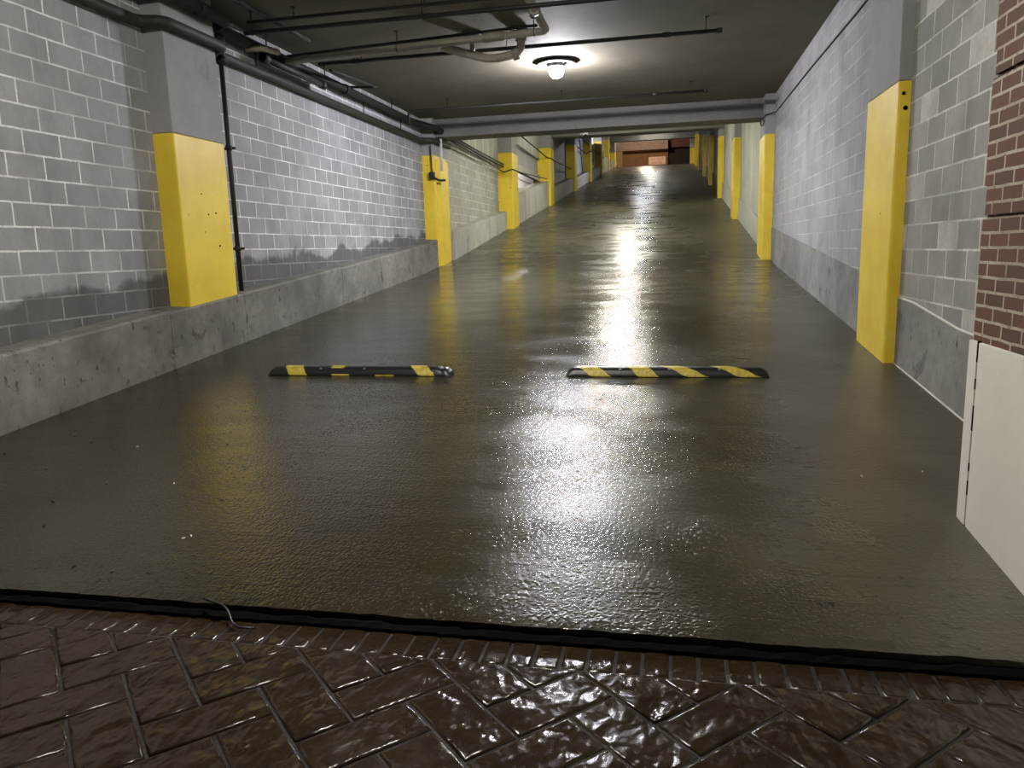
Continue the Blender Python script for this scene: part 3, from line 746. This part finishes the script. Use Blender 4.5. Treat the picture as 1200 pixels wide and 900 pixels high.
# ------------------------------------------------------------------ litter
def scrap(x, y, sz, mat, i):
    bm = bmesh.new(); a = random.uniform(0, 6.28); zf = (fl(y) if y > Y0+.05 else 0)
    n = 7; ctr = bm.verts.new((x, y, zf+.010*sz/.03))
    rim = []
    for k in range(n):
        an = 2*math.pi*k/n; rr = sz*(.55+.45*random.random()); ex = 1.6
        dx, dy = math.cos(an)*rr*ex, math.sin(an)*rr*.6
        X, Y = x+dx*math.cos(a)-dy*math.sin(a), y+dx*math.sin(a)+dy*math.cos(a)
        rim.append(bm.verts.new((X, Y, (fl(Y) if zf else 0)+random.uniform(.001,.007))))
    for k in range(n): bm.faces.new((ctr, rim[k], rim[(k+1)%n])).smooth = True
    d = bmesh.ops.duplicate(bm, geom=list(bm.verts)+list(bm.edges)+list(bm.faces))
    for v in d['geom']:
        if isinstance(v, bmesh.types.BMVert): v.co.z += .0012
    return obj('leaf_scrap' if mat == 'leaf' else 'paper_scrap', bm, M[mat])
left = [(-4.694,4.467),(-3.616,3.722),(-3.486,4.02),(-4.489,4.904),(-3.639,5.152),(-3.774,5.719),(-3.457,5.619),(-3.291,5.47),(-3.118,4.795),(-2.57,3.841),(-2.636,3.613),(-2.314,3.176),(-2.117,3.027),(-2.845,2.997),(-2.611,2.977),(-3.385,3.404),(-4.12,4.219),(-4.23,4.775),(-2.425,2.987)]
right = [(1.566,6.553),(1.487,6.205),(1.402,6.215),(.767,6.106),(.822,4.715),(.727,4.457),(.793,4.954),(.108,3.633),(.32,3.205),(.674,3.334),(.769,3.364),(.813,3.245),(.878,3.315),(.973,3.334),(1.08,4.805),(.646,3.096),(.6,3.931)]
for i, (x_, y_) in enumerate(left): tag(scrap(x_, y_, random.uniform(.008,.014), 'leaf', i), 'tiny dark bit of dead leaf on the left half of the wet ramp', 'leaf', 'dead leaf bits left')
for i, (x_, y_) in enumerate(right): tag(scrap(x_, y_, random.uniform(.008,.014), 'leaf', i), 'tiny dark bit of dead leaf on the drier right side of the ramp', 'leaf', 'dead leaf bits right')
for i, (x_, y_) in enumerate([(-3.027,4.05),(-2.48,3.344),(-2.455,3.374),(-3.771,4.686),(1.077,4.517),(1.425,4.616)]):
    tag(scrap(x_, y_, .009, 'paper', i), 'tiny white speck of litter on the ramp', 'litter', 'white specks')
tag(scrap(1.62, 31.0, .09, 'paper', 0), 'crumpled pale litter at the foot of the fourth right column', 'litter')
# a bent twig in the joint
t = thing('twig', (-1.9,2.74,.03), 'dark bent twig lying in the joint in front of the ramp', 'twig')
bm = bmesh.new(); tube(bm, bend([(-1.98,2.765,.075),(-1.86,2.74,.06),(-1.78,2.66,.012),(-1.68,2.66,.014)], .04), [.005]*14, 8); obj('stem', bm, M['rubber'], t)

# ------------------------------------------------------------------ street and facade beyond the crest
zs = fl(69)
bm = bmesh.new(); vs = [bm.verts.new(p) for p in ((-14,69.99,zs),(10,69.99,zs),(10,80,zs-.1),(-14,80,zs-.1))]; bm.faces.new(vs)
bm.normal_update()
for f in bm.faces:
    if f.normal.z < 0: f.normal_flip()
struct('floor_street', bm, M['asphalt'], 'level street at the top of the ramp')
YF = 75
def qbox(x0, x1, z0, z1, y0=YF, y1=YF+.5): return box(bmesh.new(), x0, x1, y0, y1, z0, z1)
E_ = lambda e: e*YF + H      # height seen at elevation e
struct('wall_facade', qbox(-8, -.35, zs-.3, E_(.128), YF+1.2, YF+1.4), M['orange'], 'orange rendered wall recessed under pink brick across the street')
struct('wall_facade_band', qbox(-5.3, -.35, E_(.1185), E_(.136), YF, YF+1.2), M['pink'], 'pink brick band of the facade across the street')
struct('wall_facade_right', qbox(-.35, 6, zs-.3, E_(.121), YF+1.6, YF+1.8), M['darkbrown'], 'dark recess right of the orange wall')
struct('wall_facade_band_right', qbox(-.35, 6, E_(.121), E_(.138), YF+.8, YF+1.6), M['darkred'], 'dark red cladding above the recess')
struct('wall_facade_pier', qbox(-6.3, -4.55, zs-.3, E_(.1185), YF+.1, YF+1.2), M['tan'], 'tan pier at the left end of the orange wall')
bm = bmesh.new(); 
box(bm, -8, 6, YF+2, YF+2.2, zs-.3, zs+6); struct('wall_street', bm, M['darkbrown'], 'dark building face above the street')
# sign
t = thing('street_sign', (-1.35,YF-.6,zs), 'pale salmon sign with red lettering in front of the orange wall', 'sign')
bm = bmesh.new(); box(bm, -2.1, -.55, YF-.62, YF-.58, zs+.70, zs+1.40); obj('sign_panel', bm, M['sign'], t)
for xx in (-1.95, -.75):
    bm = bmesh.new(); box(bm, xx, xx+.06, YF-.58, YF-.54, zs-.05, zs+1.3); obj('post', bm, M['steel'], t)
for txt, zz, s_ in (('DO NOT', 1.10, .30), ('ENTER', .78, .30)):
    cu = bpy.data.curves.new('lettering', 'FONT'); cu.body = txt; cu.size = s_; cu.align_x = 'CENTER'; cu.extrude = .004
    tmp = bpy.data.objects.new('tmp', cu); me = bpy.data.meshes.new_from_object(tmp); bpy.data.objects.remove(tmp)
    o = bpy.data.objects.new('lettering', me); C.objects.link(o); me.materials.clear(); me.materials.append(M['signred'])
    o.parent = t; o.location = Vector((-1.32, YF-.626, zs+zz)) - t.location; o.rotation_euler = (math.pi/2, 0, 0)
# round convex mirror
t = thing('convex_mirror', (-5.35,YF-.5,zs-.1), 'small round mirror at the foot of the tan pier', 'mirror')
bm = bmesh.new(); tube(bm, [(-5.35,YF-.5,zs+1.0),(-5.35,YF-.42,zs+1.0)], .30, 24); obj('rim', bm, M['cam'], t)
bm = bmesh.new(); tube(bm, [(-5.35,YF-.53,zs+1.0),(-5.35,YF-.5,zs+1.0)], [.16,.2], 24); obj('mirror_face', bm, M['glassdark'], t)
bm = bmesh.new(); tube(bm, [(-5.35,YF-.44,zs-.1),(-5.35,YF-.44,zs+1.0)], .03, 8); obj('post', bm, M['steel'], t)

# ------------------------------------------------------------------ lights outside the corridor
def plight(name, loc, col, e, r=.15):
    l = bpy.data.lights.new(name, 'POINT'); l.energy = e; l.color = col; l.shadow_soft_size = r
    o = bpy.data.objects.new(name, l); C.objects.link(o); o.location = loc; return o
plight('street_light', (-2.2,70.2,zs+2.9), (1,.84,.62), 420)
plight('side_room_light', (-7.4,42,H+5.5), (1,.97,.95), 4500)
w_ = bpy.data.worlds.new('world'); bpy.context.scene.world = w_; w_.use_nodes = True
bg = w_.node_tree.nodes['Background']; bg.inputs[0].default_value = (.55,.62,.8,1); bg.inputs[1].default_value = .012

# ------------------------------------------------------------------ camera
yaw, pitch, roll = .20787, .17355, -.02965
f = Vector((-math.sin(yaw)*math.cos(pitch), math.cos(yaw)*math.cos(pitch), -math.sin(pitch)))
rt = Vector((math.cos(yaw), math.sin(yaw), 0)); up = rt.cross(f)
r2 = rt*math.cos(roll) + up*math.sin(roll); u2 = -rt*math.sin(roll) + up*math.cos(roll)
cam = bpy.data.cameras.new('camera'); co = bpy.data.objects.new('camera', cam); C.objects.link(co)
cam.sensor_width = 36; cam.lens = 893.07/1200*36; cam.clip_end = 300
m = Matrix(((r2.x,u2.x,-f.x,0),(r2.y,u2.y,-f.y,0),(r2.z,u2.z,-f.z,H),(0,0,0,1))); co.matrix_world = m
sc = bpy.context.scene; sc.camera = co
sc.view_settings.view_transform = 'Standard'; sc.view_settings.look = 'None'
sc.cycles.denoising_prefilter = 'NONE'
sc.cycles.sample_clamp_direct = 120; sc.cycles.sample_clamp_indirect = 4
sc.view_settings.exposure = .3; sc.view_settings.gamma = 1; sc.view_settings.use_curve_mapping = False
